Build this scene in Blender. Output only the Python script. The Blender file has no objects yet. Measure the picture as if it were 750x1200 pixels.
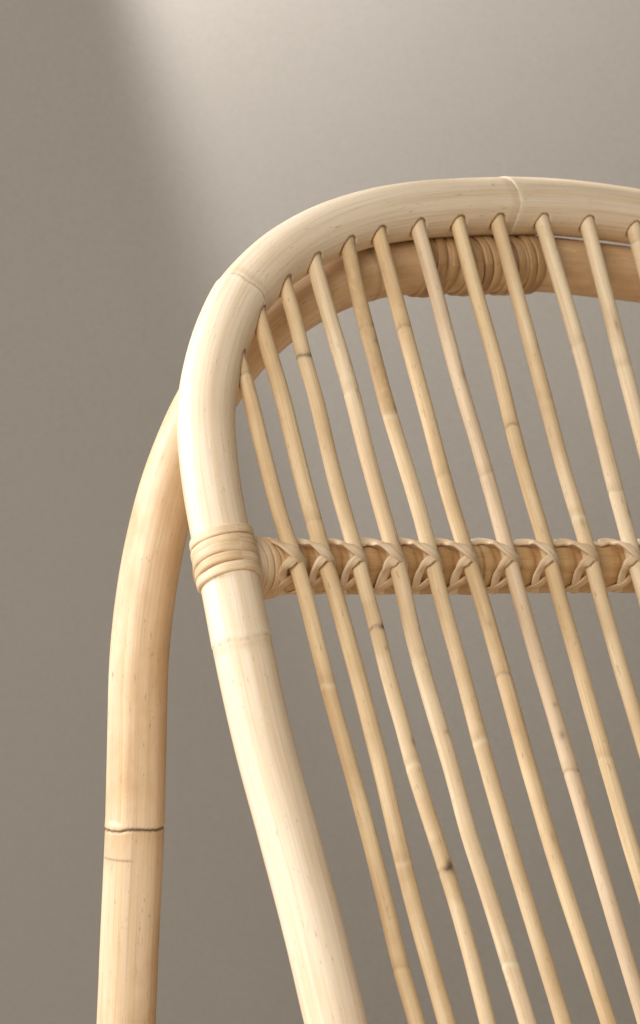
import bpy, math, random
from mathutils import Vector, noise as mnoise
R = math.radians
rnd = random.Random(7)
S = bpy.context.scene

# ------------------------------------------------------------------ camera
F = 4598.0            # focal length in photo pixels (750 x 1200)
HOR = 640.0           # photo row of the horizon
CAM = Vector((0.0, -2.0, 0.66))
cam_d = bpy.data.cameras.new('camera')
cam = bpy.data.objects.new('camera', cam_d)
S.collection.objects.link(cam)
cam.location = CAM
cam.rotation_euler = (R(90), 0, 0)
cam_d.sensor_fit = 'VERTICAL'
cam_d.sensor_height = 24.0
cam_d.sensor_width = 24.0
cam_d.lens = F / 1200.0 * 24.0
cam_d.shift_y = (HOR - 600.0) / 1200.0
cam_d.clip_start = 0.05
cam_d.clip_end = 50
cam_d.dof.use_dof = True
cam_d.dof.focus_distance = 2.03
cam_d.dof.aperture_fstop = 10
S.camera = cam

# ------------------------------------------------------------------ light
world = bpy.data.worlds.new('World')
S.world = world
world.use_nodes = True
bg = world.node_tree.nodes['Background']
bg.inputs[0].default_value = (0.97, 0.945, 0.915, 1)
bg.inputs[1].default_value = 0.25

def aim(o, target):
    o.rotation_euler = (Vector(target) - o.location).to_track_quat('-Z', 'Y').to_euler()

def area(name, loc, target, sx, sy, power, col):
    l = bpy.data.lights.new(name, 'AREA')
    l.shape = 'RECTANGLE'; l.size = sx; l.size_y = sy
    l.energy = power; l.color = col
    o = bpy.data.objects.new(name, l)
    S.collection.objects.link(o)
    o.location = loc
    aim(o, target)
    return o
# the window the room has on the left
area('window_light', (-2.3, -0.05, 1.75), (0, 0, 0.66), 1.0, 1.4, 84, (0.915, 0.945, 1.0))
# soft fill added behind the camera to brighten the chair's front
area('front_fill', (-1.1, -3.1, 2.0), (0, 0, 0.66), 1.7, 1.7, 100, (1.0, 0.965, 0.905))
# an unseen spot, added to throw the slanting patch of light on the wall
WALL_Y = 0.92
def wall_px(x, y):
    k = (WALL_Y - CAM.y) / F
    return Vector(((x - 375) * k, WALL_Y, CAM.z + (HOR - y) * k))
BEAM = wall_px(-12, -600) - Vector((0, 0.27, 0))
_e = (wall_px(151, 170) - BEAM).normalized()
_m = (wall_px(112, 0) - BEAM).cross(wall_px(200, 370) - BEAM).normalized()
if _m.x < 0: _m = -_m
sl = bpy.data.lights.new('wall_beam', 'SPOT')
sl.energy = 38; sl.color = (0.935, 0.95, 1.0)
sl.spot_size = R(150); sl.spot_blend = 0.16; sl.shadow_soft_size = 0.02
so = bpy.data.objects.new('wall_beam', sl)
S.collection.objects.link(so)
so.location = BEAM
aim(so, BEAM + _e * math.cos(R(75)) + _m * math.sin(R(75)))

S.view_settings.view_transform = 'Standard'
S.view_settings.look = 'None'
S.view_settings.gamma = 1
S.view_settings.exposure = 0.0
S.view_settings.use_curve_mapping = False
S.render.engine = 'CYCLES'

# ------------------------------------------------------------------ materials
def nodes_of(m):
    m.use_nodes = True
    nt = m.node_tree
    return nt, nt.nodes, nt.links

def rgba(c): return (c[0], c[1], c[2], 1)

def rattan(name, pale, mid, deep, rough=0.46, streak=1.0, mottle=0.25, bump=0.18, freq=1.0):
    """peeled cane: lengthwise streaks, patches, node scars and knots (from the 'mark' attribute)"""
    m = bpy.data.materials.new(name)
    nt, N, L = nodes_of(m)
    bs = N['Principled BSDF']
    g = N.new('ShaderNodeAttribute'); g.attribute_name = 'grain'
    mk = N.new('ShaderNodeAttribute'); mk.attribute_name = 'mark'
    sep = N.new('ShaderNodeSeparateColor'); L.new(mk.outputs['Color'], sep.inputs[0])
    def nz(scale, det, rough_, vec=(1, 1, 1)):
        mp = N.new('ShaderNodeMapping'); mp.inputs['Scale'].default_value = vec
        L.new(g.outputs['Vector'], mp.inputs['Vector'])
        n = N.new('ShaderNodeTexNoise'); n.inputs['Scale'].default_value = scale
        n.inputs['Detail'].default_value = det; n.inputs['Roughness'].default_value = rough_
        L.new(mp.outputs[0], n.inputs['Vector'])
        return n
    def ramp(n, pts):
        r = N.new('ShaderNodeValToRGB')
        e = r.color_ramp.elements
        e[0].position, e[0].color = pts[0][0], rgba(pts[0][1])
        e[1].position, e[1].color = pts[-1][0], rgba(pts[-1][1])
        for p, c in pts[1:-1]:
            k = e.new(p); k.color = rgba(c)
        L.new(n, r.inputs[0]); return r
    def mix(fac, a, b, mode='MIX'):
        x = N.new('ShaderNodeMix'); x.data_type = 'RGBA'; x.blend_type = mode
        if isinstance(fac, float): x.inputs[0].default_value = fac
        else: L.new(fac, x.inputs[0])
        for v, i in ((a, 6), (b, 7)):
            if isinstance(v, tuple): x.inputs[i].default_value = rgba(v)
            else: L.new(v, x.inputs[i])
        return x.outputs[2]
    def math_(op, a, b):
        x = N.new('ShaderNodeMath'); x.operation = op
        for v, i in ((a, 0), (b, 1)):
            if isinstance(v, (int, float)): x.inputs[i].default_value = v
            else: L.new(v, x.inputs[i])
        return x.outputs[0]
    st = nz(760 * freq ** 0.5, 5, 0.68, (1, 1, 0.014))       # fibres
    st2 = nz(150 * freq, 4, 0.6, (1, 1, 0.016))        # wider streaks
    pt = nz(26, 4, 0.6, (1, 1, 0.55))                 # patches
    sp = nz(620, 3, 0.7, (1, 1, 0.22))                # specks
    c = ramp(st2.outputs[0], [(0.36, mid), (0.58, pale)]).outputs[0]
    fs = ramp(st.outputs[0], [(0.36, (0.66, 0.56, 0.44)), (0.54, (1, 1, 1))]).outputs[0]
    c = mix(0.62 * streak, c, fs, 'MULTIPLY')
    pm = ramp(pt.outputs[0], [(0.42, (0, 0, 0)), (0.72, (1, 1, 1))]).outputs[0]
    c = mix(math_('MULTIPLY', pm, mottle * 2.0), c, deep)
    sm = ramp(sp.outputs[0], [(0.63, (0, 0, 0)), (0.72, (1, 1, 1))]).outputs[0]
    c = mix(math_('MULTIPLY', sm, 0.6), c, tuple(x * 0.55 for x in deep))
    # blue channel: weathered / toned segments with mottling, painted shade at lashing bites
    tone = ramp(nz(150, 4, 0.7, (1, 1, 0.4)).outputs[0], [(0.35, tuple(x * 0.72 for x in deep)), (0.6, deep), (0.72, mid)]).outputs[0]
    c = mix(math_('MULTIPLY', sep.outputs[2], 0.8), c, tone)
    # green channel: pale dry ring at a node
    c = mix(math_('MULTIPLY', sep.outputs[1], 0.55), c, tuple(min(0.86, x * 1.12 + 0.05) for x in pale))
    # red channel: dark scar or knot, painted shade at lashing bites
    brk = ramp(nz(900, 2, 0.6).outputs[0], [(0.30, (0.8, 0.8, 0.8)), (0.6, (1, 1, 1))]).outputs[0]
    c = mix(math_('MULTIPLY', sep.outputs[0], brk), c, (0.045, 0.022, 0.010))
    L.new(c, bs.inputs['Base Color'])
    rr = ramp(pt.outputs[0], [(0.3, (rough - 0.06,) * 3), (0.7, (rough + 0.12,) * 3)])
    L.new(rr.outputs[0], bs.inputs['Roughness'])
    bs.inputs['Specular IOR Level'].default_value = 0.42
    b = N.new('ShaderNodeBump'); b.inputs['Strength'].default_value = bump
    b.inputs['Distance'].default_value = 0.0006
    L.new(math_('ADD', st.outputs[0], math_('MULTIPLY', sp.outputs[0], 0.35)), b.inputs['Height'])
    L.new(b.outputs[0], bs.inputs['Normal'])
    return m

M_hoop = rattan('pale_rattan_pole', (0.84, 0.69, 0.515), (0.775, 0.60, 0.405), (0.65, 0.455, 0.26), 0.50, 0.6, 0.18, 0.25)
M_rear = rattan('tan_rattan_pole', (0.80, 0.605, 0.405), (0.70, 0.49, 0.285), (0.53, 0.315, 0.14), 0.48, 0.6, 0.40, 0.25)
M_bar = rattan('brown_rattan_bar', (0.72, 0.475, 0.235), (0.61, 0.375, 0.165), (0.42, 0.225, 0.085), 0.36, 0.8, 0.36, 0.3)
M_rod = [rattan('honey_rattan_rod', (0.77, 0.58, 0.35), (0.68, 0.485, 0.265), (0.49, 0.305, 0.14), 0.52, 0.7, 0.36, 0.25, 1.6),
         rattan('straw_rattan_rod', (0.79, 0.615, 0.395), (0.71, 0.525, 0.31), (0.53, 0.34, 0.16), 0.52, 0.65, 0.34, 0.25, 1.6),
         rattan('dusty_rattan_rod', (0.76, 0.59, 0.40), (0.68, 0.50, 0.32), (0.52, 0.36, 0.21), 0.54, 0.65, 0.26, 0.25, 1.6),
         rattan('cream_rattan_rod', (0.81, 0.65, 0.44), (0.73, 0.555, 0.345), (0.57, 0.37, 0.185), 0.50, 0.65, 0.32, 0.25, 1.6)]
M_cane = [rattan('split_cane', (0.83, 0.66, 0.47), (0.74, 0.55, 0.35), (0.56, 0.37, 0.19), 0.54, 0.95, 0.28, 0.35, 1.6),
          rattan('tan_split_cane', (0.74, 0.545, 0.33), (0.64, 0.44, 0.245), (0.48, 0.30, 0.15), 0.44, 0.85, 0.26, 0.35, 1.6)]
M_wrap = rattan('wrapping_cane', (0.80, 0.615, 0.405), (0.70, 0.505, 0.30), (0.54, 0.35, 0.18), 0.46, 0.9, 0.28, 0.4, 1.6)
M_canedark = rattan('dark_cane', (0.55, 0.355, 0.175), (0.43, 0.26, 0.115), (0.25, 0.135, 0.055), 0.46, 1.0, 0.38, 0.4, 1.6)  # darker brown for the turns on the rear hoop

def paint(name, col, rough, var):
    m = bpy.data.materials.new(name)
    nt, N, L = nodes_of(m)
    bs = N['Principled BSDF']
    tc = N.new('ShaderNodeTexCoord')
    n1 = N.new('ShaderNodeTexNoise'); n1.inputs['Scale'].default_value = 2.2; n1.inputs['Detail'].default_value = 5
    n2 = N.new('ShaderNodeTexNoise'); n2.inputs['Scale'].default_value = 760; n2.inputs['Detail'].default_value = 3
    n3 = N.new('ShaderNodeTexNoise'); n3.inputs['Scale'].default_value = 120; n3.inputs['Detail'].default_value = 5
    for n in (n1, n2, n3): L.new(tc.outputs['Object'], n.inputs['Vector'])
    r = N.new('ShaderNodeValToRGB')
    r.color_ramp.elements[0].position = 0.3; r.color_ramp.elements[1].position = 0.7
    r.color_ramp.elements[0].color = rgba(tuple(x * (1 - var) for x in col))
    r.color_ramp.elements[1].color = rgba(tuple(x * (1 + var) for x in col))
    ad = N.new('ShaderNodeMath'); ad.operation = 'ADD'
    ml = N.new('ShaderNodeMath'); ml.operation = 'MULTIPLY'; ml.inputs[1].default_value = 0.28
    m2 = N.new('ShaderNodeMath'); m2.operation = 'MULTIPLY'; m2.inputs[1].default_value = 0.72
    L.new(n1.outputs[0], ml.inputs[0]); L.new(n2.outputs[0], m2.inputs[0])
    L.new(ml.outputs[0], ad.inputs[0]); L.new(m2.outputs[0], ad.inputs[1])
    L.new(ad.outputs[0], r.inputs[0])
    L.new(r.outputs[0], bs.inputs['Base Color'])
    bs.inputs['Roughness'].default_value = rough
    bs.inputs['Specular IOR Level'].default_value = 0.25
    b = N.new('ShaderNodeBump'); b.inputs['Strength'].default_value = 0.12; b.inputs['Distance'].default_value = 0.0005
    L.new(n3.outputs[0], b.inputs['Height']); L.new(b.outputs[0], bs.inputs['Normal'])
    return m
M_wall = paint('taupe_wall_paint', (0.214, 0.190, 0.158), 0.7, 0.16)
M_floor = paint('pale_floor_boards', (0.42, 0.34, 0.25), 0.5, 0.08)

# ------------------------------------------------------------------ setting
def mesh_obj(name, verts, faces, mat, parent=None, smooth=True):
    me = bpy.data.meshes.new(name)
    me.from_pydata([tuple(v) for v in verts], [], faces)
    me.materials.append(mat)
    if smooth: me.shade_smooth()
    o = bpy.data.objects.new(name, me)
    S.collection.objects.link(o)
    if parent: o.parent = parent
    return o

def slab(name, x0, x1, y0, y1, z0, z1, mat):
    v = [(x, y, z) for z in (z0, z1) for y in (y0, y1) for x in (x0, x1)]
    f = [(0, 2, 3, 1), (4, 5, 7, 6), (0, 1, 5, 4), (1, 3, 7, 5), (3, 2, 6, 7), (2, 0, 4, 6)]
    o = mesh_obj(name, v, f, mat, smooth=False)
    o['kind'] = 'structure'
    return o
slab('wall', -3.2, 3.2, WALL_Y, WALL_Y + 0.12, 0.0, 2.7, M_wall)
slab('floor', -3.2, 3.2, -3.0, WALL_Y, -0.08, 0.0, M_floor)

# ------------------------------------------------------------------ chair frame of reference
YAW, LEAN, PHI = R(35), R(25.2), R(5.0)
W = Vector((math.cos(YAW), math.sin(YAW), 0))          # chair's width direction
FW = Vector((math.sin(YAW), -math.cos(YAW), 0))        # the way the chair faces
Z = Vector((0, 0, 1))
V = (-FW) * math.sin(LEAN) + Z * math.cos(LEAN)        # up along the leaning back
NRM = FW * math.cos(LEAN) + Z * math.sin(LEAN)         # out of the back, towards the sitter
VR = Z * math.cos(PHI) + FW * math.sin(PHI)            # up along the rear arch
NR = FW * math.cos(PHI) - Z * math.sin(PHI)

def ray(x, y): return Vector(((x - 375.0) / F, 1.0, (HOR - y) / F))
def onto(x, y, p0, n):
    d = ray(x, y)
    return CAM + d * ((p0 - CAM).dot(n) / d.dot(n))
P0 = CAM + ray(244, 537) * 2.0                          # left side of the front hoop

def catmull(pts, step):
    P = [pts[0] * 2 - pts[1]] + list(pts) + [pts[-1] * 2 - pts[-2]]
    out = []
    for i in range(1, len(P) - 2):
        a, b, c, d = P[i - 1:i + 3]
        t0 = 0.0
        t1 = t0 + max(1e-6, (b - a).length) ** 0.5
        t2 = t1 + max(1e-6, (c - b).length) ** 0.5
        t3 = t2 + max(1e-6, (d - c).length) ** 0.5
        n = max(2, int((c - b).length / step))
        for k in range(n):
            t = t1 + (t2 - t1) * k / n
            A1 = a * ((t1 - t) / (t1 - t0)) + b * ((t - t0) / (t1 - t0))
            A2 = b * ((t2 - t) / (t2 - t1)) + c * ((t - t1) / (t2 - t1))
            A3 = c * ((t3 - t) / (t3 - t2)) + d * ((t - t2) / (t3 - t2))
            B1 = A1 * ((t2 - t) / (t2 - t0)) + A2 * ((t - t0) / (t2 - t0))
            B2 = A2 * ((t3 - t) / (t3 - t1)) + A3 * ((t - t1) / (t3 - t1))
            out.append(B1 * ((t2 - t) / (t2 - t1)) + B2 * ((t - t1) / (t2 - t1)))
    out.append(pts[-1].copy())
    return out

def smooth_line(p, it):
    for _ in range(it):
        p = [p[0]] + [(p[i - 1] + p[i] * 2 + p[i + 1]) / 4 for i in range(1, len(p) - 1)] + [p[-1]]
    return p

def resample(p, step):
    ls = [0.0]
    for i in range(1, len(p)): ls.append(ls[-1] + (p[i] - p[i - 1]).length)
    n = max(2, int(round(ls[-1] / step)))
    out, j = [], 0
    for k in range(n + 1):
        s = ls[-1] * k / n
        while j < len(ls) - 2 and ls[j + 1] < s: j += 1
        t = (s - ls[j]) / max(1e-9, ls[j + 1] - ls[j])
        out.append(p[j].lerp(p[j + 1], min(1, max(0, t))))
    return out

def arclen(p):
    ls = [0.0]
    for i in range(1, len(p)): ls.append(ls[-1] + (p[i] - p[i - 1]).length)
    return ls

def tube(name, line, ref, radius, sides, mat, parent, mark=None, ry=None, post=None, closed=False, flat=None):
    """line: list of points; ref: vector or list of vectors (angle 0); radius(s, ang) -> metres;
    mark(s, ang) -> (dark, pale, tone); flat = (half width, half thickness) for cane strips"""
    n = len(line)
    ls = arclen(line)
    vs, gr, mkv = [], [], []
    off = Vector((rnd.uniform(-9, 9), rnd.uniform(-9, 9), rnd.uniform(-9, 9)))
    for i, p in enumerate(line):
        if closed: t = line[(i + 1) % n] - line[i - 1]
        else: t = line[min(n - 1, i + 1)] - line[max(0, i - 1)]
        t = t.normalized()
        a = ref[i] if isinstance(ref, list) else ref
        a = (a - t * a.dot(t)).normalized()
        b = t.cross(a)
        s = ls[i]
        for k in range(sides):
            q = 2 * math.pi * k / sides
            if flat:
                hw, ht = flat[0], flat[1]
                sc = radius(s, q)
                cx = abs(math.cos(q)) ** 0.55 * (1 if math.cos(q) >= 0 else -1) * ht * sc
                cy = abs(math.sin(q)) ** 0.7 * (1 if math.sin(q) >= 0 else -1) * hw * sc
                vs.append(p + a * cx + b * cy)
                gr.append((cx + off.x, cy + off.y, s + off.z))
            else:
                r = radius(s, q)
                vs.append(p + a * (r * math.cos(q)) + b * (r * math.sin(q)))
                gr.append((r * math.cos(q) + off.x, r * math.sin(q) + off.y, s + off.z))
            mkv.append(mark(s, q) if mark else (0, 0, 0))
    fs = []
    for i in range(n if closed else n - 1):
        j = (i + 1) % n
        for k in range(sides):
            l = (k + 1) % sides
            fs.append((i * sides + k, i * sides + l, j * sides + l, j * sides + k))
    if not closed:
        fs.append(tuple(range(sides - 1, -1, -1)))
        fs.append(tuple((n - 1) * sides + k for k in range(sides)))
    if post: post(vs)
    o = mesh_obj(name, vs, fs, mat, parent)
    me = o.data
    at = me.attributes.new('grain', 'FLOAT_VECTOR', 'POINT')
    at.data.foreach_set('vector', [c for g in gr for c in g])
    am = me.attributes.new('mark', 'FLOAT_COLOR', 'POINT')
    am.data.foreach_set('color', [c for m in mkv for c in (m[0], m[1], m[2], 1.0)])
    return o

def gauss(d, w): return math.exp(-(d / w) ** 2)
def nz1(x, seed): return mnoise.noise(Vector((x, seed * 3.17, seed * 1.71)))
def nearest_s(line, ls, x, y):
    """arc length of the line's point that shows at photo position (x, y)"""
    best, bs_ = 1e9, 0
    for p, s in zip(line, ls):
        d = p - CAM
        px, py = 375 + F * d.x / d.y, HOR - F * d.z / d.y
        e = (px - x) ** 2 + (py - y) ** 2
        if e < best: best, bs_ = e, s
    return bs_
def angdiff(a, b): return (a - b + math.pi) % (2 * math.pi) - math.pi

chair = bpy.data.objects.new('rattan_chair', None)
S.collection.objects.link(chair)
chair['label'] = 'pale rattan chair with arched double-hoop back and slim cane rods before taupe wall'
chair['category'] = 'chair'

# ------------------------------------------------------------------ front hoop
hoop_px = [(394, 1200), (362.5, 1070), (335.5, 968), (309.5, 872), (285, 762), (274, 706), (262, 645), (251, 588),
           (244, 537), (241, 490), (244, 458), (249.5, 430), (261, 392), (280, 353), (301, 328), (331, 301),
           (374, 276), (428, 257), (480, 247.5), (540, 243), (590, 241.5), (640, 243.5)]
hl = [onto(x, y, P0, NRM) for x, y in hoop_px]
U = lambda p: (p - P0).dot(W)
VV = lambda p: (p - P0).dot(V)
_c = catmull(hl, 0.002)
crest = max(_c, key=VV)
U0 = U(onto(650, 243, P0, NRM))
U0R = U(onto(643, 250, P0, NRM))
left = [p for p in hl if U(p) < U0 - 0.015]
def mirror(p): return p + W * (2 * (U0 - U(p)))
top_pt = P0 + W * U0 + V * VV(onto(650, 242.8, P0, NRM))
# below the frame the hoop bends forward into the seat rim
bot = left[0]
dn = (left[0] - left[1]).normalized()
seat_z = 0.385
def seat_path(b, d, reach):
    """from the foot of the back (point b, heading d) round a bend and forward along the seat"""
    p1 = b + d * 0.02
    p2 = Vector((b.x, b.y, seat_z + 0.006)) + FW * 0.045 + W * (d.dot(W) * 0.05)
    p3 = p2 + FW * 0.06 - Z * 0.008
    p4 = p2 + FW * (reach * 0.55) + Z * 0.000
    p5 = p2 + FW * reach + Z * 0.022
    return [p5, p4, p3, p2, p1]
REACH = 0.36
seatL = seat_path(bot, dn, REACH)
fullL = seatL + left
line = fullL + [top_pt] + [mirror(p) for p in reversed(fullL)]
line = resample(smooth_line(catmull(line, 0.002), 14), 0.0007)
line = [p for k, p in enumerate(line) if k % 2 == 0 or VV(p) > 0.03]
hoop_line, hoop_ls = line, arclen(line)
HOOP_R = 0.0149
def plane_p(x, y, off=0.0): return onto(x, y, P0 + NRM * off, NRM)

hn = [(nearest_s(line, hoop_ls, 281, 350), 1), (nearest_s(line, hoop_ls, 589, 242), -1), (nearest_s(line, hoop_ls, 285, 757), -1),
      (nearest_s(line, hoop_ls, 607, 242) + 0.34, 1)]
def hoop_r(s, q):
    r = HOOP_R * (1 + 0.085 * gauss(s - hoop_ls[-1] / 2, 0.2) + 0.012 * nz1(s * 9, 1) + 0.006 * nz1(s * 30 + math.cos(q) * 0.6, 2))
    for sk, sg in hn:
        w = 0.0011 * math.sin(q * 2 + sk * 50) + 0.0005 * math.sin(q * 5) + 0.0006 * nz1(q * 6, sk * 7)
        d = (sk + w - s) * sg
        if -0.02 < d < 0.05:
            r += 0.00060 * (math.exp(-d / 0.014) if d > 0 else math.exp(d / 0.0008)) * (0.7 + 0.3 * math.sin(q * 3 + sk * 9))
            r -= 0.00028 * gauss(d + 0.0012, 0.0007)
    return r
def hoop_m(s, q):
    a = b = c = 0.0
    for sk, sg in hn:
        w = 0.0011 * math.sin(q * 2 + sk * 50) + 0.0005 * math.sin(q * 5) + 0.0006 * nz1(q * 6, sk * 7)
        d = (sk + w - s) * sg
        a = max(a, 0.34 * gauss(d + 0.0012, 0.0005) * max(0, 0.55 + 0.9 * nz1(q * 4, sk * 3)))
        b = max(b, 0.5 * gauss(d - 0.0016, 0.0012) * (0.6 + 0.6 * nz1(q * 5, sk)))
        c = max(c, 0.75 * gauss(d + 0.0045, 0.0024) * (0.6 + 0.6 * nz1(q * 2, sk * 10)))
    return (a, b, c)

# ------------------------------------------------------------------ rods, traced down each centre line
ROD_OFF = 0.0065
ROD_R = 0.0042
rods_px = [
 [(283, 432), (290, 453), (308, 527), (332, 617), (343, 647), (356, 690), (384, 803), (419, 929), (447, 1037), (470, 1135), (489, 1200)],
 [(303, 370), (316, 415), (328, 454), (358, 575), (369, 615), (378, 648), (391, 690), (416, 780), (447, 901), (472, 1009), (500, 1116), (524, 1200)],
 [(332, 330), (345, 370), (356, 419), (368, 458), (396, 575), (410, 622), (418, 650), (424, 675), (441, 736), (457, 800), (471, 848), (484, 897), (498, 943), (523, 1019), (547, 1102), (572, 1200)],
 [(367, 304), (383, 362), (398, 411), (412, 460), (430, 533), (454, 620), (462, 648), (467, 666), (483, 739), (499, 800), (515, 853), (531, 907), (550, 979), (574, 1053), (598, 1132), (619, 1200)],
 [(406, 281), (420, 347), (433, 397), (457, 487), (480, 560), (499, 627), (507, 660), (517, 701), (533, 757), (549, 816), (563, 870), (579, 927), (597, 990), (625, 1083), (661, 1200)],
 [(442, 268), (472, 380), (500, 483), (520, 560), (541, 630), (549, 655), (562, 695), (590, 792), (620, 901), (657, 1027), (690, 1128), (714, 1200)],
 [(487, 257), (510, 340), (537, 443), (560, 520), (571, 560), (589, 625), (597, 655), (608, 696), (634, 785), (669, 903), (695, 992), (723, 1087), (757, 1200)],
 [(534, 253), (557, 340), (582, 427), (600, 500), (618, 567), (636, 627), (644, 655), (653, 690), (676, 771), (709, 888), (737, 985), (766, 1080), (803, 1200)],
 [(581, 253), (610, 360), (637, 460), (660, 548), (682, 620), (692, 655), (703, 696), (726, 777), (747, 848), (790, 990), (850, 1190)],
 [(632, 252), (658, 337), (683, 423), (705, 510), (722, 577), (735, 625), (743, 655), (755, 696), (790, 815), (845, 990), (903, 1190)],
]
rods_px_r = [[(686, 255), (710, 347), (730, 425), (746, 487)], [(741, 262), (751, 300), (772, 378)]]
rod_top3d = [[plane_p(x, y, ROD_OFF) for x, y in r] for r in rods_px]
# right of the middle the chair mirrors; the visible tops keep their traced places
NLEFT = len(rod_top3d)
def rod_from_mirror(i, du=0.0):
    return [mirror(p) + W * du for p in rod_top3d[i]]
rods3d = list(rod_top3d)
tr11 = [plane_p(x, y, ROD_OFF) for x, y in rods_px_r[0]]
tr12 = [plane_p(x, y, ROD_OFF) for x, y in rods_px_r[1]]
base10 = rod_top3d[9]
def extend(tr, n):
    d = (tr[-1] - tr[-2]).normalized()
    vend = VV(base10[-1])
    out = list(tr)
    k = (VV(tr[-1]) - vend) / -d.dot(V)
    for j in range(1, n + 1): out.append(tr[-1] + d * (k * j / n))
    return out
rods3d.append(extend(tr11, 4))
rods3d.append(extend(tr12, 4))
u_r12 = U(rods3d[-1][0])
for i in range(NLEFT - 1, -1, -1):
    m = rod_from_mirror(i)
    if U(m[0]) > u_r12 + 0.013: rods3d.append(m)

rods_full = []
for i, r in enumerate(rods3d):
    up = (r[0] - r[1]).normalized()
    d = (r[-1] - r[-2]).normalized()
    reach = REACH
    sp = seat_path(r[-1] , d, reach)
    head = r[0] + up * 0.0105
    pts = [head] + r + list(reversed(sp))
    ln = resample(smooth_line(catmull(pts, 0.002), 30), 0.0010)
    rods_full.append(ln)

def sink_holes(vs):
    """drilled sockets where the rods enter the hoop"""
    for ln in rods_full:
        a, b = ln[0], ln[22]
        ax = (a - b).normalized()
        tip = a
        near = min(range(0, len(line), 4), key=lambda j: (line[j] - tip).length_squared)
        for k in range(max(0, near - 60) * 108, min(len(line), near + 60) * 108):
            v = vs[k]
            d = v - tip
            if abs(d.x) > 0.03 or abs(d.y) > 0.03 or abs(d.z) > 0.03: continue
            t = d.dot(ax)
            if t > -0.001 or t < -0.03: continue
            rr = (d - ax * t).length
            if rr < 0.0053:
                f = 1.0 if rr < 0.0046 else max(0.0, (0.0053 - rr) / 0.0007)
                vs[k] = v + ax * (0.0034 * f)
hoop = tube('front_hoop', line, NRM, hoop_r, 108, M_hoop, chair, hoop_m, post=sink_holes)

# node rings and marks per rod, by photo position: (x, y, dark, pale)
rod_nodes = {
 0: [(286, 442, .35, .3), (384, 803, .12, .7), (470, 1135, .25, .1)],
 1: [(369, 612, .15, .2), (472, 1010, .12, .6)],
 2: [(356, 419, .75, .1), (442, 738, .55, .0), (484, 897, .05, .9), (521, 1022, .35, .0)],
 3: [(412, 460, .10, .5), (496, 770, .06, .1), (598, 1130, .1, .8)],
 4: [(457, 488, .10, .6), (430, 385, .2, .1), (562, 868, .1, .8)],
 5: [(473, 385, .35, .1), (590, 792, .35, .1), (520, 560, 0, .2)],
 6: [(569, 556, .18, .2), (669, 905, .5, .1)],
 7: [(600, 501, .5, .1), (709, 888, .1, .3)],
 8: [(675, 607, .08, .7), (640, 470, .0, .1)],
 9: [(717, 577, .2, .3), (680, 405, .08, .1)],
 10: [(730, 430, .05, .2)],
 11: [(747, 285, .25, .4)],
}
# knots: (x, y, angle from the front (rad), half length m, half width rad, strength)
rod_knots = {
 1: [(366, 607, -0.8, .0016, .25, .8)],
 2: [(354, 415, -0.7, .0026, .45, 1.0), (356, 419, .2, .0011, .9, .8), (442, 737, -0.1, .0017, 1.0, 1.0), (521, 1018, 0.55, .0032, .48, 1.0), (523, 1021, 1.0, .0016, .6, 1.0)],
 4: [(432, 383, 0.1, .0022, .3, .5), (436, 402, 0.3, .0016, .3, .5), (456, 481, .2, .0025, .3, .45)],
 3: [(397, 430, .2, .003, .2, .3), (413, 461, .4, .0016, .3, .45)],
 9: [(722, 606, -0.25, .0022, .36, 1.0)],
}
rod_tone = {4: [(406, 283, 457, 487, .85)], 1: [(472, 1010, 480, 1035, .3)], 2: [(515, 985, 535, 1060, .40), (436, 705, 450, 770, .35)],
            5: [(549, 660, 590, 792, .35)]}
rod_mat = [0, 0, 1, 3, 1, 0, 2, 0, 1, 3, 3, 3]
EY = math.sin(YAW)
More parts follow.
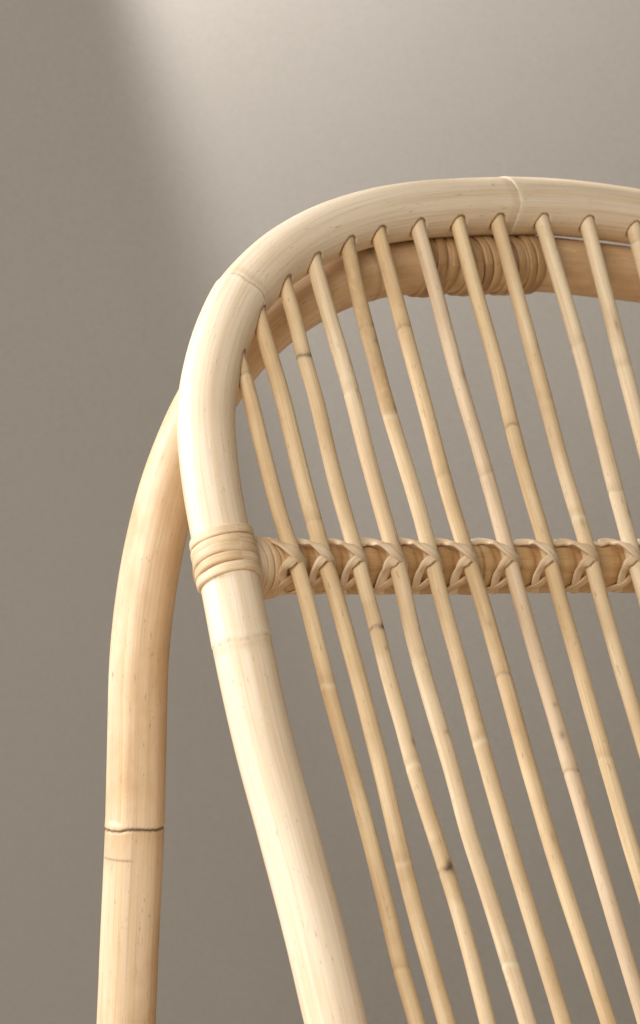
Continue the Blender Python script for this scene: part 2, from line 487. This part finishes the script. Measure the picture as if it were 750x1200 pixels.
for i, ln in enumerate(rods_full):
    ls = arclen(ln)
    nd = []
    if i in rod_nodes:
        nd = [(nearest_s(ln, ls, x, y), dk, pl) for x, y, dk, pl in rod_nodes[i]]
    else:
        s = rnd.uniform(0.04, 0.2)
        while s < ls[-1]:
            nd.append((s, rnd.uniform(.05, .4), rnd.uniform(0, .6))); s += rnd.uniform(.1, .24)
    s = ls[-1] - 0.42
    kn = [(nearest_s(ln, ls, x, y), q - 0.55, hl_, hw_, st_) for x, y, q, hl_, hw_, st_ in rod_knots.get(i, [])]
    for _ in range(5):                                   # small stains and nicks along every cane
        kn.append((rnd.uniform(0.02, 0.45), rnd.uniform(-1.6, 0.6), rnd.uniform(.0008, .004), rnd.uniform(.15, .4), rnd.uniform(.15, .5)))
    tn = [(nearest_s(ln, ls, a, b), nearest_s(ln, ls, c, d), k) for a, b, c, d, k in rod_tone.get(i, [])]
    rr0 = ROD_R * rnd.uniform(0.95, 1.05)
    sd = rnd.uniform(0, 50)
    def rad(s, q, rr0=rr0, nd=nd, sd=sd):
        r = rr0 * (1 + 0.035 * nz1(s * 14, sd) + 0.03 * nz1(s * 40 + math.cos(q), sd + 1))
        for sk, dk, pl in nd:
            d = s - sk
            if abs(d) < 0.012:
                r += 0.00013 * (math.exp(-d / 0.0035) if d > 0 else math.exp(d / 0.0022)) - 0.00022 * gauss(d, 0.0009)
        return r
    def mrk(s, q, nd=nd, kn=kn, tn=tn, sd=sd):
        a = b = c = 0.0
        for sk, dk, pl in nd:
            d = s - sk + 0.0007 * math.sin(q * 2 + sk * 90)
            if abs(d) < 0.01:
                a = max(a, min(1, dk * 1.3) * gauss(d, 0.0008) * (0.7 + 0.5 * nz1(q * 3, sk * 70))); b = max(b, pl * gauss(d - 0.0012, 0.0018))
                c = max(c, 0.35 * gauss(d + 0.002, 0.003))
        for sk, q0, hl_, hw_, st_ in kn:
            d = s - sk
            if abs(d) < 0.012:
                a = max(a, st_ * gauss(d, hl_) * gauss(angdiff(q, q0), hw_))
                c = max(c, 0.6 * st_ * gauss(d, hl_ * 3.5) * gauss(angdiff(q, q0), hw_ * 1.6))
        for s0, s1, k in tn:
            c = max(c, k * min(1, max(0, (s - s0) / 0.004 + .5)) * min(1, max(0, (s1 - s) / 0.004 + .5)))
        return (a, b, c)
    mt = M_rod[rod_mat[i] if i < len(rod_mat) else rnd.choice((0, 1, 3))]
    tube('rod', ln, NRM, rad, 22, mt, chair, mrk)

# ------------------------------------------------------------------ rear arch and back legs
Cf = P0 + W * U0R + V * VV(onto(634, 242.5, P0, NRM))
PR0 = Cf - FW * 0.0060 - Z * 0.0308
rear_px = [(148, 1196), (152.5, 1090), (158, 967), (160, 885), (163, 775), (168.5, 715), (176, 665), (186, 618), (199.5, 568),
           (219, 516), (240, 472), (273, 422), (318, 377), (360, 348), (398, 329), (443, 316), (498, 311), (565, 309.5), (615, 308.5)]
rl = [onto(x, y, PR0, NR) for x, y in rear_px]
rleft = [p for p in rl if U(p) < U0R - 0.02]
def to_floor(p, d):
    k = (p.z + 0.0) / -d.z
    return [p + d * k, p + d * (k * 0.66), p + d * (k * 0.33)]
dr = (rleft[0] - rleft[2]).normalized()
legs = to_floor(rleft[0], dr)
ztop = onto(615, 308.5, PR0, NR)
rtop = P0 + W * U0R + (ztop - P0) - W * U(ztop)
fullR = legs + rleft
rline = fullR + [rtop] + [p + W * (2 * (U0R - U(p))) for p in reversed(fullR)]
rline = resample(smooth_line(catmull(rline, 0.002), 14), 0.0007)
rline = [p for k, p in enumerate(rline) if k % 3 == 0 or 0.34 < p.z < 0.60 and U(p) < U0]
rls = arclen(rline)
REAR_R = 0.0158
crack_s = nearest_s(rline, rls, 157, 970)
line2_s = nearest_s(rline, rls, 156, 1004)
rn = [(nearest_s(rline, rls, 505, 311), 1), (crack_s + 0.36, 1), (rls[-1] - crack_s - 0.05, -1)]
crk = [rnd.uniform(-1, 1) for _ in range(64)]
def crack_off(q):
    x = (q % (2 * math.pi)) / (2 * math.pi) * 16
    x += 0.35 * math.sin(q * 9)
    i = int(x); t = x - i
    j = crk[i % 16] * (1 - t) + crk[(i + 1) % 16] * t
    return 0.0006 * j + 0.0005 * nz1(q * 14, 4.4) + 0.0011 * math.tanh(angdiff(q, -0.95) * 5)
FACET = -0.62 - YAW * 0 
def rear_r(s, q):
    r = REAR_R * (1 + 0.012 * nz1(s * 8, 5) + 0.006 * nz1(s * 25 + math.cos(q), 6))
    # shaved flat along the outer front of the leg
    k = min(1.0, max(0.0, (crack_s + 0.205 - s) / 0.05)) * min(1.0, max(0.5, (s - crack_s) / 0.004))
    if k > 0:
        dq = angdiff(q, FACET_Q)
        if abs(dq) < 0.7:
            rf = REAR_R * 0.895 / math.cos(dq)
            if rf < r: r = r + (rf - r) * k
    d = s - crack_s - crack_off(q)
    if abs(d) < 0.006:
        r -= 0.0014 * gauss(d, 0.0007)
        r += 0.00035 * (math.exp(-d / 0.003) if d > 0 else 0)
    for sk, sg in rn:
        d = (s - sk) * sg
        if abs(d) < 0.03: r += 0.0005 * gauss(d, 0.004) - 0.0003 * gauss(d, 0.0009)
    return r
def rear_m(s, q):
    a = b = c = 0.0
    d = s - crack_s - crack_off(q)
    if abs(d) < 0.03:
        a = 1.0 * gauss(d, 0.00075 * (0.8 + 0.6 * abs(nz1(q * 3, 8.1))))
        if d < 0: c = 0.55 * math.exp(d / 0.010)
    d2 = s - line2_s + 0.0003 * math.sin(q * 3)
    if abs(d2) < 0.004:
        a = max(a, 0.55 * gauss(d2, 0.0006) * min(1, max(0, (-0.15 - angdiff(q, -0.5)) * 4 + .6)) * (1 if abs(angdiff(q, -1.1)) < 0.8 else 0))
    for sk, sg in rn:
        d = (s - sk) * sg
        if abs(d) < 0.03:
            a = max(a, .3 * gauss(d, 0.0009)); c = max(c, .5 * gauss(d, .006))
    # the crown of the arch is darker and browner
    t = rls[-1] / 2
    c = max(c, 0.6 * min(1, max(0, (0.17 - abs(s - t)) / 0.03)))
    return (a, b, c)
# angle of the flat, measured like the tube's own angle: 0 = NR, positive towards T x NR
FACET_Q = 0.0
_i = rls.index(crack_s) + 30
_t = (rline[_i + 1] - rline[_i - 1]).normalized()
_a = (NR - _t * NR.dot(_t)).normalized(); _b = _t.cross(_a)
def ang_of(dirv): return math.atan2(dirv.dot(_b), dirv.dot(_a))
def cam_side(deg):
    """direction deg degrees to the left of straight at the camera"""
    return Vector((-math.sin(R(deg)), -math.cos(R(deg)), 0))
FACET_Q = ang_of(cam_side(45))
QL = ang_of(cam_side(60)); 
tube('rear_hoop', rline, NR, rear_r, 120, M_rear, chair, rear_m)

# ------------------------------------------------------------------ crossbar
BAR_R = 0.0138
BAR_OFF = ROD_OFF - (BAR_R + ROD_R) + 0.0004
bA = onto(345, 664, P0 + NRM * BAR_OFF, NRM)
bB = onto(690, 665.5, P0 + NRM * BAR_OFF, NRM)
bv = (VV(bA) + VV(bB)) / 2
def bar_c(u): return P0 + W * u + V * bv + NRM * BAR_OFF
# where the hoop crosses the bar's level, both sides
hL = min((p for p in hoop_line if U(p) < U0 and VV(p) > -0.3), key=lambda p: abs(VV(p) - bv))
uL = U(hL)
uR = 2 * U0 - uL
bl = resample([bar_c(uL - 0.004), bar_c(uR + 0.004)], 0.0006)
bls = arclen(bl)
bnodes = [0.165, 0.30]
def _ur(ln):
    return U(min(ln[:len(ln) * 2 // 3], key=lambda q: abs(VV(q) - bv)))
bites = [_ur(ln) - (uL - 0.004) - 0.004 for ln in rods_full]
def bar_r(s, q):
    r = BAR_R * (1.025 + 0.03 * nz1(s * 18, 9) + 0.006 * nz1(s * 420 + 0.5 * math.sin(q * 2), 12) + 0.015 * nz1(s * 60 + math.cos(q), 10))
    for k_ in bites: r -= 0.0011 * gauss(s - k_ + 0.0006 * math.sin(q * 2 + k_ * 60), 0.0055)
    for sk in bnodes:
        r += 0.0007 * gauss(s - sk, 0.004) - 0.0004 * gauss(s - sk, 0.001)
    return r
def bar_m(s, q):
    a = b = c = 0
    for sk in bnodes: a = max(a, 0.5 * gauss(s - sk, 0.0012)); b = max(b, .5 * gauss(s - sk - .004, .002))
    for k_ in bites:  # shade of the creases beside each lashing, put into the bar's colour
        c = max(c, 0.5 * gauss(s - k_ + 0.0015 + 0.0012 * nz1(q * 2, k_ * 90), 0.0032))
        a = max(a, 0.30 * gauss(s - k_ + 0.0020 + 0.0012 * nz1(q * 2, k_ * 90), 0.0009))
    c = max(c, 0.45 * max(0, nz1(s * 330 + 0.8 * math.sin(q + 1), 13)))
    return (a, b, max(c, 0.35 * max(0, nz1(s * 22, 3))))
tube('crossbar', bl, NRM, bar_r, 36, M_bar, chair, bar_m)

def empty(name, loc, parent):
    o = bpy.data.objects.new(name, None)
    S.collection.objects.link(o)
    o.empty_display_size = 0.01
    o.parent = parent
    return o

# ------------------------------------------------------------------ cane turns that bind poles
def turn(center, axis, ref, rad, tilt, hw, ht, mat, parent, seed, squash=0.0):
    ax = axis.normalized()
    a = (ref - ax * ref.dot(ax)).normalized()
    b = ax.cross(a)
    pts, nr = [], []
    n = 72
    for k in range(n):
        q = 2 * math.pi * k / n
        rr = rad * (1 + 0.010 * math.sin(q * 3 + seed) + 0.008 * math.sin(q * 7 + seed * 2))
        rad_v = a * math.cos(q) + b * math.sin(q)
        pts.append(center + rad_v * rr + ax * (tilt * math.sin(q + 0.6) + 0.0004 * math.sin(q * 2 + seed * 3)))
        nr.append(rad_v)
    return tube('cane_turn', pts, nr, lambda s, q: 1 + 0.06 * nz1(s * 40, seed), 12, mat, parent, closed=True, flat=(hw, ht))

def line_at(line, ls, s):
    i = min(range(len(ls)), key=lambda k: abs(ls[k] - s))
    i = max(2, min(len(ls) - 3, i))
    return line[i], (line[i + 2] - line[i - 2]).normalized()

bind = empty('hoop_binding', None, chair)
for side in (0, 1):
    ya = [634.5, 645.5, 656, 666.5, 677.5]
    for k, y in enumerate(ya):
        s = nearest_s(hoop_line, hoop_ls, 262 + (y - 645) * 0.2, y)
        if side: s = hoop_ls[-1] - s
        c, ax = line_at(hoop_line, hoop_ls, s)
        turn(c, ax, NRM, HOOP_R + 0.0006, 0.0006 + 0.0006 * rnd.random(), 0.0026 + 0.0002 * rnd.random(), 0.0012 + 0.0003 * rnd.random(), M_wrap, bind, k * 1.7 + side)
barb = empty('crossbar_binding', None, chair)
for side in (0, 1):
    for k in range(5):
        u = uL + HOOP_R + 0.0003 + k * 0.0041 + rnd.uniform(-.0003, .0003)
        if side: u = 2 * U0 - u
        turn(bar_c(u), W, NRM, BAR_R + 0.0010 + (0.0004 if k < 3 else 0), 0.0005 + 0.001 * (k > 2), 0.0023, 0.0012, M_cane[0] if k < 3 else M_cane[1], barb, k * 2.3 + side)

rb = empty('rear_hoop_binding', None, chair)
groups = [(508, 531, 3, 0.0035), (549, 577, 4, 0.0014), (597, 630, 4, 0.0010)]
for gi, (x0, x1, n, tl) in enumerate(groups):
    for k in range(n):
        # the bulge towards the viewer shows right of the ring's own centre
        x = x0 + (x1 - x0) * k / (n - 1) - 17
        s = nearest_s(rline, rls, x, 311)
        c, ax = line_at(rline, rls, s)
        lift = 0.0002 + 0.0006 * math.sin(math.pi * (k + 0.6) / (n + 0.2))
        turn(c, ax, NR, REAR_R + lift + rnd.uniform(-.0002, .0002), tl * rnd.uniform(0.6, 1.4) * (-1 if gi == 0 else 1), 0.0027 + rnd.uniform(-.0005, .0004), 0.0012, M_canedark, rb, k * 1.3 + gi * 7)

# ------------------------------------------------------------------ lashing of every rod to the crossbar
MMPX = 0.000448
def lash_pt(u_r, dx, y, rho, yc=664.5):
    """point on the lashing seen dx photo pixels right of rod axis (at row 650) and at row y, rho from the bar's axis"""
    dy = (yc - y) * MMPX
    sp = max(-0.995, min(0.995, dy / rho))
    cp = math.sqrt(1 - sp * sp)
    base = (BAR_R + ROD_R) * math.cos(LEAN) * EY
    db = (dx * MMPX + base - EY * rho * cp) / math.cos(YAW)
    return bar_c(u_r + db) + (FW * cp + Z * sp) * rho

def strand(parent, pts, u_r, hw, ht, seed, mat, t0=0.6, t1=0.6):
    p = catmull(pts, 0.0012)
    p = resample(smooth_line(p, 3), 0.0011)
    nr = []
    for q in p:
        c = bar_c(U(q))
        d = q - c
        d = d - W * d.dot(W)
        nr.append(d.normalized())
    Ln = arclen(p)[-1]
    def sc(s, q):
        e = min(1.0, t0 + (1 - t0) * min(1, s / (Ln * 0.25)), t1 + (1 - t1) * min(1, (Ln - s) / (Ln * 0.25)))
        return e * (1 + 0.08 * nz1(s * 60, seed))
    return tube('cane_strand', p, nr, sc, 14, mat, parent, flat=(hw, ht))

for i, ln in enumerate(rods_full):
    p = min(ln[:len(ln) * 2 // 3], key=lambda q: abs(VV(q) - bv))
    u_r = U(p)
    if u_r < uL + 0.012 or u_r > uR - 0.012: continue
    par = empty('rod_lashing', None, chair)
    j = lambda k=1.3: rnd.uniform(-k, k)
    rs = BAR_R + 0.0012
    ro = BAR_R + 2 * ROD_R + 0.0009
    w_ = rnd.uniform(0.0024, 0.0031)
    tA = 0.0014
    first = i == 0
    sh = j(2.0)
    A = [(-33, 640, rs, 1), (-42, 636, rs, 0), (-31, 634, rs + .0006, 0), (-20, 635.5, rs + .0014, 0), (-9, 639.5, ro + .0002, 0),
         (0, 645.5, ro + tA, 0), (7.5, 653, ro - .0004, 0), (12, 660, rs + .003, 0), (12.5, 668, rs - 0.0016, 0)]
    if first: A = A[:1] + [(-24, 633, rs, 0)] + A[3:]
    P = []
    for dx, y, rho, back in A:
        if back:
            q0 = lash_pt(u_r, -38 if not first else -22, 634, rs)
            c = bar_c(U(q0)); P.append(c + W * 0.002 + (Z * 0.93 - FW * 0.37) * rs); continue
        P.append(lash_pt(u_r, dx + j() + sh * (y < 640), y + j(.9), rho))
    strand(par, P, u_r, w_, 0.00105, i * 3.1, M_cane[0], 0.55, 0.5)
    B = [(-15, 695, rs - .0012), (-15.5, 688, rs - .0002), (-14.5, 677, rs + .0002), (-11.5, 668, rs + .0022), (-6.5, 660, ro - .0012), (-0.5, 654, ro + .0003), (5, 651, ro + .0002), (9, 649.5, ro - .0016)]
    P = [lash_pt(u_r, dx + j() + sh * 0.8 * (y > 670), y + j(.8), rho) for dx, y, rho in B]
    strand(par, P, u_r, w_ * rnd.uniform(0.85, 1.0), 0.0009, i * 2.3 + 9, M_cane[0], 0.8, 0.6)
    C = [(-40, 693, rs - .0012), (-31, 692.5, rs - .0003), (-22, 690, rs), (-12, 685.5, rs + .0004), (-3, 679, rs + .0002), (4, 672, rs - 0.0014)]
    P = [lash_pt(u_r, dx + j(2) - sh, y + j(.8), rho) for dx, y, rho in C]
    strand(par, P, u_r, w_ * 0.82, 0.0009, i * 1.9 + 4, M_cane[1], 0.3, 0.6)

# ------------------------------------------------------------------ seat front rail and front legs (below the frame)
def pole(name, pts, rad, mat, seed, sides=28, step=0.004):
    ln = resample(smooth_line(catmull([Vector(p) for p in pts], 0.004), 4), step)
    return tube(name, ln, FW + W * 0.3 if abs((ln[-1] - ln[0]).normalized().dot(FW)) < 0.8 else Z, lambda s, q: rad * (1 + 0.015 * nz1(s * 9, seed)), sides, mat, chair)
eL, eR = hoop_line[0], hoop_line[-1]
pole('seat_rail', [eL - W * 0.02, (eL + eR) / 2 + FW * 0.004, eR + W * 0.02], 0.0145, M_hoop, 21)
for e, sg in ((eL, -1), (eR, 1)):
    top = e - FW * 0.035 - Z * (HOOP_R + 0.001)
    foot = Vector((top.x, top.y, 0)) + FW * 0.03 + W * (0.02 * sg)
    pole('front_leg', [foot, (foot + top) / 2, top], 0.0145, M_hoop, 22 + sg)

bpy.context.view_layer.update()
